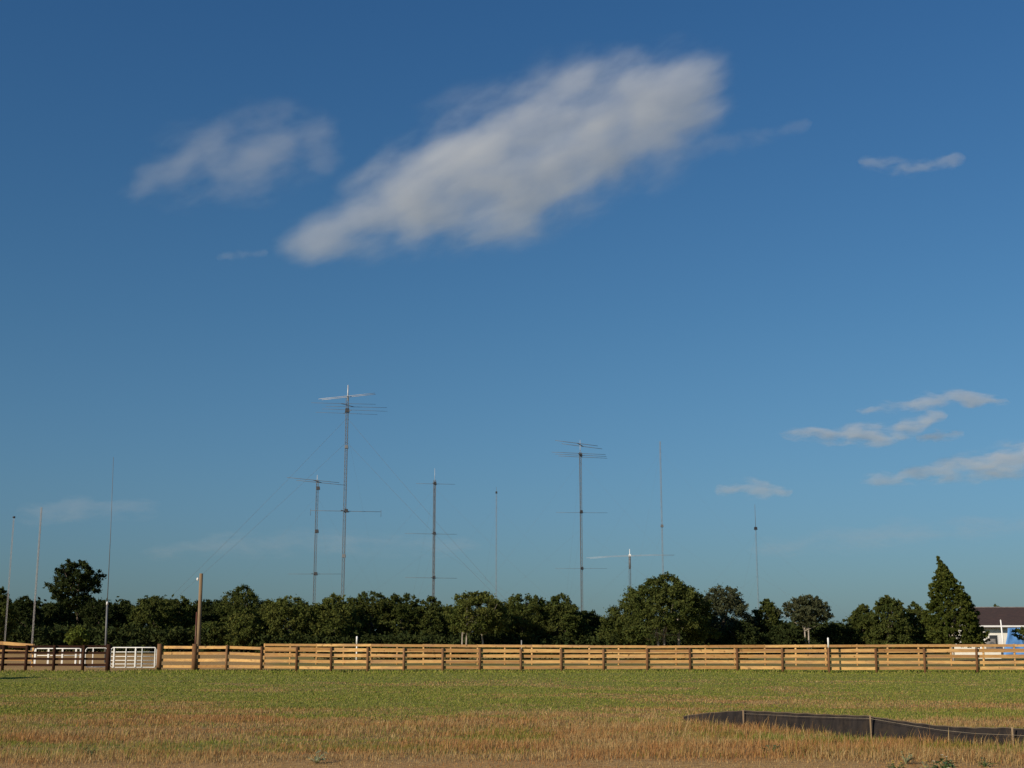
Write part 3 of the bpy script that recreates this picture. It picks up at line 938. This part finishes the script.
def tarp():
    Y = 120.0
    nx, nz = 26, 18
    tl, tr_, bl, br = at(1008, 627.8, Y + .8), at(1075, 627.0, Y + .8), at(1003.5, 655, Y - .6), at(1075, 656, Y - .6)
    o0 = Vector((bl.x, Y, G(bl.x, Y)))
    vs = []; fs = []
    for side in (0, .02):
        for j in range(nz + 1):
            for i in range(nx + 1):
                u, w = i / nx, j / nz
                p = (bl.lerp(br, u)).lerp(tl.lerp(tr_, u), w)
                n_ = .10 * math.sin(u * 17 + w * 3) * (.3 + w) + .06 * math.sin(u * 31 - w * 7)
                vs.append(p + Vector((0, -n_ + side, 0)) - o0)
    k = (nx + 1) * (nz + 1)
    for j in range(nz):
        for i in range(nx):
            a = j * (nx + 1) + i
            fs.append((a, a + 1, a + nx + 2, a + nx + 1)); fs.append((k + a + nx + 1, k + a + nx + 2, k + a + 1, k + a))
    for i in range(nx):
        a = i; fs.append((a + k, a + 1 + k, a + 1, a)); a = nz * (nx + 1) + i; fs.append((a, a + 1, a + 1 + k, a + k))
    for j in range(nz):
        a = j * (nx + 1); b = a + nx + 1; fs.append((a, b, b + k, a + k)); a += nx; b += nx; fs.append((a + k, b + k, b, a))
    mb = MB(); mb.add(vs, fs)
    o = mb.build('tarp', M['tarp'], None, True); o.location = o0
    tag(o, 'blue tarp hung in front of the house at the right edge', 'tarp')
    # frame it hangs from
    t = thing('tarp_rack', 'thin steel poles and crossbar holding up the blue tarp', 'pole rack', (tl.x, Y + .9, G(tl.x, Y + .9)))
    z = G(tl.x, Y + .9)
    for X in (0.02, (tr_.x - tl.x)):
        MB().tube([(X, .05, -.1), (X, .05, tl.z - z)], .04, 8).build('upright', M['steel'], t, True)
    MB().tube([(0, .05, tl.z - z - .03), (tr_.x - tl.x, .05, tl.z - z - .03)], .035, 8).build('crossbar', M['steel'], t, True)


tarp()


def arching_shrub():
    Y = 112.0
    b = at(1027, 650, Y); z = G(b.x, Y)
    root = thing('arching_shrub', 'dark arching shrub in front of the blue tarp', 'shrub', (b.x, Y, z))
    r = np.random.default_rng(90)
    V = []; Fc = []; Cc = []; cnt = 0
    mb = MB()
    for (ex, ey) in ((1013, 631), (1014, 635), (1016, 629.5), (1018, 638), (1022, 628), (1028, 626), (1034, 628), (1040, 632), (1042, 637), (1020, 633)):
        e = at(ex, ey, Y) - Vector((b.x, Y, z)); m_ = Vector((e.x * .35, r.uniform(-.4, .4), e.z * .95))
        pts = [Vector((0, 0, 0)), m_ * .6, m_, e]
        mb.tube(pts, [.03, .025, .018, .008], 5)
        cs = np.array([list(m_.lerp(e, t)) for t in np.linspace(-.2, 1, 9)])
        v, f, c = leaf_cloud(cs, np.full(9, .13), 14, .13, 300 + cnt)
        Fc.append(f + sum(len(q) for q in V)); V.append(v); Cc.append(c); cnt += 1
    np_mesh('fronds', np.concatenate(V), np.concatenate(Fc), M['leafA'], root, np.concatenate(Cc))
    mb.build('stems', M['bark'], root, True)


arching_shrub()


# ------------------------------------------------------------------ silt fence
def silt_fence():
    bot = [(684, 717.5), (700, 718.5), (743, 723), (870, 735), (1012, 742.5), (1110, 747)]
    top = [(684, 717.2), (690, 716), (700, 714.4), (720, 712.8), (743, 711.2), (780, 713), (820, 715), (870, 716.8), (900, 721.4), (940, 726.6), (975, 728.6), (1012, 728.6), (1030, 730.5), (1110, 735)]
    def dep(p):
        return CAMZ * F / (lerp(p, bot) - 638.5)
    b0 = at(684, 717, dep(684)); o0 = Vector((b0.x, b0.y, G(b0.x, b0.y)))
    root = thing('silt_fence', 'low black silt fence sagging between stakes in dry grass', 'silt fence', o0)
    n = 150; nz = 7
    rows = []
    for i in range(n + 1):
        p = 684 + (1110 - 684) * i / n; Y = dep(p); T = at(p, lerp(p, top), Y)
        zb = G(T.x, Y) - .03; hh = max(T.z - zb, .03)
        col = []
        for j in range(nz + 1):
            w = j / nz
            fold = .035 * math.sin(i * .55 + 2 * w) * (1 - w) + .02 * math.sin(i * 1.7 + w * 5) * (1 - w * .7)
            col.append(Vector((T.x, Y + fold + .10 * w * w, zb + hh * w + .004 * math.sin(i * .9) * w)) - o0)
        rows.append(col)
    vs = []; fs = []
    for side in (0, .006):
        for col in rows:
            vs += [c + Vector((0, side, 0)) for c in col]
    k = (n + 1) * (nz + 1)
    for i in range(n):
        for j in range(nz):
            a = i * (nz + 1) + j; b = a + nz + 1
            fs.append((a, b, b + 1, a + 1)); fs.append((k + a + 1, k + b + 1, k + b, k + a))
        a = i * (nz + 1) + nz; b = a + nz + 1
        fs.append((a, b, b + k, a + k))
    mb = MB(); mb.add(vs, fs); mb.build('fabric', M['fabric'], root, True)
    MB().tube([rows[i][-1] + Vector((0, .003, .004)) for i in range(n + 1)], .008, 5).build('hem', plain('brown hem', (.10, .075, .05), .8), root, True)
    for p, ty, by in ((743, 709.8, 0), (870, 715, 0), (1012, 727, 0), (1090, 732, 0)):
        Y = dep(p) - .06; T = at(p, ty, Y); z = G(T.x, Y)
        MB().box(-.010, .010, -.010, .010, -.15, T.z - z).build('stake', M['stake'], root).location = Vector((T.x, Y, z)) - o0
    st = [(743, 713.5), (800, 716.5), (870, 718.5), (905, 724.5), (940, 730), (975, 733.5), (1012, 735), (1090, 739)]
    MB().tube([at(p, y, dep(p) - .085) - o0 for p, y in st], .0018, 5).build('string', M['string'], root, True)


silt_fence()


# ------------------------------------------------------------------ weeds
def weed(label, px, py, h, nleaf, mat, seed, flowers=0, leaf=.07, fcol=None):
    Y = CAMZ * F / (py - 638.5)
    p = at(px, py, Y); z = G(p.x, Y); r = random.Random(seed)
    root = thing('weed', label, 'weed', (p.x, Y, z))
    st = MB(); lf = MB(); fl = MB()
    for i in range(nleaf):
        a = r.uniform(0, 6.28); el = r.uniform(.25, 1.2); L = h * r.uniform(.5, 1.1)
        tip = Vector((math.cos(a) * math.cos(el) * L, math.sin(a) * math.cos(el) * L, math.sin(el) * L))
        st.tube([(0, 0, 0), tip * .5 + Vector((0, 0, .02)), tip], [.006, .005, .003], 5)
        d = Vector((math.cos(a), math.sin(a), r.uniform(-.4, .3))).normalized(); s = d.cross(Vector((0, 0, 1))).normalized() * leaf * .4
        up = Vector((0, 0, .012))
        lf.add([tip - d * leaf * .5, tip + s + up, tip + d * leaf, tip - s + up, tip + up * .4], [(0, 1, 4), (1, 2, 4), (2, 3, 4), (3, 0, 4)])
        if i < flowers:
            q = tip + Vector((0, 0, .05))
            st.tube([tip, q], .003, 4)
            for k in range(6):
                b = k * 1.047; e = Vector((math.cos(b), math.sin(b), .25)) * .022; w = Vector((-math.sin(b), math.cos(b), 0)) * .009
                fl.add([q, q + e * .6 + w, q + e, q + e * .6 - w], [(0, 1, 2, 3)])
    st.build('stems', mat, root); lf.build('leaves', mat, root)
    if flowers:
        fl.build('flowers', fcol, root)


WG = plain('weed green', (.07, .11, .03), .6)
WP = plain('pale weed green', (.20, .22, .11), .6)
YEL = plain('yellow petals', (.75, .52, .05), .6)
PAL = plain('pale petals', (.75, .75, .6), .6)
weed('broad leaved green weed with pale flower heads at the bottom edge', 944, 769, .17, 26, WG, 1, 5, .085, PAL)
weed('low weed with orange yellow flowers at the bottom edge', 897, 769, .13, 14, WG, 2, 8, .05, YEL)
weed('weed with one or two yellow blooms left of the broad leaved weed', 928, 768, .16, 9, WP, 3, 3, .05, YEL)
weed('small dark green weed in dry grass below the first stake', 771, 750, .14, 14, WG, 4, 0, .07)
weed('pale green spiky weed at the edge of the bare strip', 317, 758, .17, 14, WP, 5, 0, .06)
weed('small grey green weed in dry grass below the middle of the silt fence', 906, 760, .15, 12, WP, 6, 0, .05)
weed('small green weed under the right stake of the silt fence', 985, 762, .14, 10, WG, 7, 0, .05)
weed('dark green weed clump in the dry grass at the left', 90, 750, .12, 18, WG, 8, 0, .06)


# ------------------------------------------------------------------ clouds
def cloud(name, label, pts, Y, dens, nscale, seed, thr=(.0, 1.0), amp=2.6, warp=.55, nblob=8, depth=1.0, rate=.15, stretch=(.75, 1, 1.25), tilt=0., group='clouds', col=(.93, .965, 1)):
    P = [(at(a, b, Y), c * Y / F / CP) for a, b, c in pts]
    L = [0]
    for i in range(1, len(P)):
        L.append(L[-1] + (P[i][0] - P[i - 1][0]).length)
    def samp(t):
        s = t * L[-1]
        return (Vector([float(np.interp(s, L, [q[0][k] for q in P])) for k in range(3)]), float(np.interp(s, L, [q[1] for q in P])))
    cen = samp(.5)[0]
    rings = 26; seg = 18; vs = []; fs = []
    for i in range(rings):
        t = i / (rings - 1); c, r_ = samp(t)
        d = (samp(min(t + .02, 1))[0] - samp(max(t - .02, 0))[0]).normalized()
        nrm = Vector((-d.z, 0, d.x))
        e = min(1, math.sqrt(max(0, 1 - (2 * t - 1) ** 6)) + .03)
        r_ = r_ * 1.45
        c = c + d * r_ * (max(0, (t - .85) / .15) - max(0, (.15 - t) / .15))
        for k in range(seg):
            q = 2 * math.pi * k / seg
            vs.append(c + nrm * math.cos(q) * r_ * e + Vector((0, 1, 0)) * math.sin(q) * r_ * depth * e - cen)
    for i in range(rings - 1):
        for k in range(seg):
            k2 = (k + 1) % seg
            fs.append((i * seg + k, i * seg + k2, (i + 1) * seg + k2, (i + 1) * seg + k))
    fs.append(tuple(range(seg - 1, -1, -1))); fs.append(tuple(range((rings - 1) * seg, rings * seg)))
    m = bpy.data.materials.new(name + ' vapour'); m.use_nodes = True
    nt = m.node_tree; ns, ls = nt.nodes, nt.links
    ns.remove(ns['Principled BSDF'])
    tc = N(ns, 'ShaderNodeTexCoord').outputs['Object']
    # warped position
    nz1 = N(ns, 'ShaderNodeTexNoise'); nz1.inputs['Scale'].default_value = nscale * .55; nz1.inputs['Detail'].default_value = 3
    ls.new(tc, nz1.inputs['Vector'])
    sub = N(ns, 'ShaderNodeVectorMath', operation='SUBTRACT'); ls.new(nz1.outputs['Color'], sub.inputs[0]); sub.inputs[1].default_value = (.5, .5, .5)
    scl = N(ns, 'ShaderNodeVectorMath', operation='SCALE'); ls.new(sub.outputs[0], scl.inputs[0]); scl.inputs['Scale'].default_value = warp / nscale
    wp = N(ns, 'ShaderNodeVectorMath', operation='ADD'); ls.new(tc, wp.inputs[0]); ls.new(scl.outputs[0], wp.inputs[1])
    field = None; edge = None
    sp = L[-1] / max(nblob - 1, 1)
    for i in range(nblob):
        t = (i + .0) / max(nblob - 1, 1) if nblob > 1 else .5
        t = .10 + .80 * t
        c, r_ = samp(t); c = c - cen
        d = (samp(min(t + .02, 1))[0] - samp(max(t - .02, 0))[0]).normalized()
        ang = math.atan2(d.z, d.x)
        mp = N(ns, 'ShaderNodeMapping', vector_type='TEXTURE')
        mp.inputs['Location'].default_value = c; mp.inputs['Rotation'].default_value = (0, -ang, 0)
        mp.inputs['Scale'].default_value = (max(r_, sp * 1.0), r_ * depth, r_)
        ls.new(wp.outputs[0], mp.inputs[0])
        ln = N(ns, 'ShaderNodeVectorMath', operation='LENGTH'); ls.new(mp.outputs[0], ln.inputs[0])
        iv = N(ns, 'ShaderNodeMath', operation='SUBTRACT'); iv.inputs[0].default_value = 1; ls.new(ln.outputs['Value'], iv.inputs[1])
        if field is None:
            field = iv.outputs[0]
        else:
            mx = N(ns, 'ShaderNodeMath', operation='SMOOTH_MAX'); ls.new(field, mx.inputs[0]); ls.new(iv.outputs[0], mx.inputs[1]); mx.inputs[2].default_value = .3
            field = mx.outputs[0]
    add = N(ns, 'ShaderNodeVectorMath', operation='ADD'); ls.new(wp.outputs[0], add.inputs[0]); add.inputs[1].default_value = (seed * 731., seed * 277., 0)
    nz = noise(ns, ls, add.outputs[0], nscale, 8, .6, stretch, tilt)
    nn = N(ns, 'ShaderNodeMath', operation='MULTIPLY_ADD'); ls.new(nz, nn.inputs[0]); nn.inputs[1].default_value = amp; nn.inputs[2].default_value = -amp * .5
    ff = N(ns, 'ShaderNodeMath', operation='ADD'); ls.new(field, ff.inputs[0]); ls.new(nn.outputs[0], ff.inputs[1])
    den = maprange(ns, ls, ff.outputs[0], thr[0], thr[1], 0, dens, True)
    edge = maprange(ns, ls, field, -.12, .25, 0, 1, True)
    mu = N(ns, 'ShaderNodeMath', operation='MULTIPLY'); ls.new(den, mu.inputs[0]); ls.new(edge, mu.inputs[1])
    pv = N(ns, 'ShaderNodeVolumePrincipled')
    pv.inputs['Color'].default_value = (*col, 1); pv.inputs['Anisotropy'].default_value = .15
    ls.new(mu.outputs[0], pv.inputs['Density'])
    ls.new(pv.outputs[0], ns['Material Output'].inputs['Volume'])
    m.cycles.volume_step_rate = rate
    me = bpy.data.meshes.new(name); me.from_pydata([tuple(v) for v in vs], [], fs); me.materials.append(m); me.update()
    bm = bmesh.new(); bm.from_mesh(me); bmesh.ops.recalc_face_normals(bm, faces=bm.faces); bm.to_mesh(me); bm.free()
    o = link(bpy.data.objects.new(name, me)); o.location = cen
    return tag(o, label, 'cloud', group)


cloud('cloud', 'largest cloud, grey white and slanting up to the right', [(278, 246, 18), (342, 228, 40), (402, 202, 72), (470, 174, 92), (545, 146, 96), (610, 122, 90), (668, 98, 74), (722, 70, 40)],
      3900, .0084, .0068, 1, rate=.12, nblob=9, depth=.55, amp=2.2, stretch=(.55, .8, 1.3), tilt=.42)
cloud('cloud', 'thin cloud veil left of the largest cloud', [(132, 186, 18), (180, 168, 50), (250, 154, 58), (300, 138, 50), (334, 150, 34)], 3950, .0030, .0085, 2, nblob=6, rate=.2, depth=.55, amp=2.6, stretch=(.6, .8, 1.3), tilt=.3)
cloud('cloud', 'tiny white wisp alone high in the sky, right of the largest cloud', [(868, 162, 8), (905, 168, 11), (955, 160, 9)], 4200, .0080, .020, 3, nblob=4, rate=.25, amp=3.6, stretch=(.5, .8, 1.4), warp=.8)
cloud('cloud', 'faint streak touching the lower right of the largest cloud', [(685, 152, 12), (740, 142, 14), (800, 126, 10)], 4200, .0026, .012, 4, nblob=4, rate=.5)
cloud('cloud', 'uppermost streak of the low clouds above the cedar', [(862, 410, 5), (905, 405, 8), (955, 396, 11), (1005, 403, 5)], 7800, 0.0120, .013, 5, nblob=5, rate=.25, depth=1.0, amp=3.8, stretch=(.4, .8, 1.5), warp=.8)
cloud('cloud', 'broken streak of low cloud, second from the top above the cedar', [(785, 433, 6), (840, 436, 11), (890, 433, 14), (940, 416, 7)], 7800, 0.0115, .013, 6, nblob=6, rate=.25, depth=1.0, amp=3.8, stretch=(.4, .8, 1.5), warp=.8)
cloud('cloud', 'low cloud bank entering at the right edge', [(865, 480, 7), (930, 473, 11), (985, 465, 18), (1060, 450, 24)], 8000, 0.0086, .013, 7, nblob=6, rate=.25, depth=1.0, amp=3.8, stretch=(.4, .8, 1.5), warp=.8)
cloud('cloud', 'small puff between the streak and the right edge bank', [(922, 437, 5), (940, 436, 8), (958, 434, 5)], 7900, 0.0144, .013, 8, nblob=3, rate=.25, depth=1.0, amp=3.8, stretch=(.4, .8, 1.5), warp=.8)
cloud('cloud', 'small faint puff above the mast with the whip', [(722, 490, 6), (752, 488, 11), (785, 491, 6)], 8200, 0.0082, .013, 9, nblob=3, rate=.25, depth=1.0, amp=3.8, stretch=(.4, .8, 1.5), warp=.8)
cloud('cloud', 'long faint haze streak low over the right trees', [(760, 548, 10), (860, 538, 16), (960, 528, 18), (1060, 530, 16)], 9000, .0010, .007, 10, nblob=5, rate=.3, depth=1.2, amp=3.4, stretch=(.35, .8, 1.5), warp=.8)
cloud('cloud', 'faint grey streak low over the left masts', [(30, 515, 12), (85, 510, 17), (150, 508, 10)], 8500, .0013, .009, 11, nblob=4, rate=.3, depth=1.2, amp=3.4, stretch=(.35, .8, 1.5), warp=.8)
cloud('cloud', 'long faint streak low behind the towers', [(150, 552, 9), (230, 545, 15), (330, 542, 16), (470, 546, 12)], 9000, .0009, .008, 12, nblob=6, rate=.3, depth=1.2, amp=3.4, stretch=(.35, .8, 1.5), warp=.8)
cloud('cloud', 'tiny wisp below the left end of the largest cloud', [(222, 257, 5), (240, 256, 7), (262, 253, 5)], 4000, .006, .016, 13, nblob=3, rate=.5)


# ------------------------------------------------------------------ light, sky, camera
SUN_EL, SUN_BACK = 24.0, 47.0                        # height; angle left of straight behind the camera
w = bpy.data.worlds.new('World'); SC.world = w; w.use_nodes = True
wn, wl = w.node_tree.nodes, w.node_tree.links
sky = wn.new('ShaderNodeTexSky'); sky.sky_type = 'NISHITA'; sky.sun_disc = False
sky.sun_elevation = rad(SUN_EL); sky.sun_rotation = rad(180 + SUN_BACK)
sky.altitude = 100; sky.air_density = 1.45; sky.dust_density = .3; sky.ozone_density = 3.0
bg = wn['Background']; bg.inputs['Strength'].default_value = .076
# the camera's rendering of the clear sky: greyer blue air low down, deep blue high up
gc = wn.new('ShaderNodeTexCoord'); sx = wn.new('ShaderNodeSeparateXYZ'); wl.new(gc.outputs['Generated'], sx.inputs[0])
cr_ = wn.new('ShaderNodeValToRGB'); wl.new(sx.outputs['Z'], cr_.inputs[0])
cr_.color_ramp.interpolation = 'B_SPLINE'
cr_.color_ramp.elements[0].position = .02; cr_.color_ramp.elements[0].color = (.275, .51, 1.06, 1)
cr_.color_ramp.elements[1].position = .50; cr_.color_ramp.elements[1].color = (.285, .62, .98, 1)
e1 = cr_.color_ramp.elements.new(.24); e1.color = (.37, .645, .90, 1)
e2 = cr_.color_ramp.elements.new(.11); e2.color = (.38, .625, .985, 1)
tn = wn.new('ShaderNodeMix'); tn.data_type = 'RGBA'; tn.blend_type = 'MULTIPLY'; tn.inputs[0].default_value = 1
wl.new(sky.outputs[0], tn.inputs[6]); wl.new(cr_.outputs[0], tn.inputs[7])
wl.new(tn.outputs[2], bg.inputs['Color'])

sd = bpy.data.lights.new('sun', 'SUN'); sd.energy = 5.0; sd.angle = rad(.5); sd.color = (1.0, .86, .68)
so = link(bpy.data.objects.new('sun', sd))
e, a = rad(SUN_EL), rad(SUN_BACK)
to_sun = Vector((-math.sin(a) * math.cos(e), -math.cos(a) * math.cos(e), math.sin(e)))
so.rotation_euler = to_sun.to_track_quat('Z', 'Y').to_euler()
so.location = (-60, -60, 60)

cd = bpy.data.cameras.new('camera'); cam = link(bpy.data.objects.new('camera', cd))
cd.sensor_width = 36; cd.lens = F / 1024 * 36; cd.clip_end = 40000; cd.clip_start = .1
cam.location = (0, 0, CAMZ); cam.rotation_euler = (math.pi / 2 + PITCH, 0, 0)
SC.camera = cam

vs_ = SC.view_settings
vs_.view_transform = 'Standard'; vs_.look = 'None'; vs_.exposure = 0.0; vs_.gamma = 1.0; vs_.use_curve_mapping = False
cy = SC.cycles
cy.max_bounces = 6; cy.diffuse_bounces = 3; cy.glossy_bounces = 2; cy.transmission_bounces = 2; cy.transparent_max_bounces = 8
cy.volume_bounces = 2; cy.volume_max_steps = 256
cy.use_denoising = True
SC.render.film_transparent = False
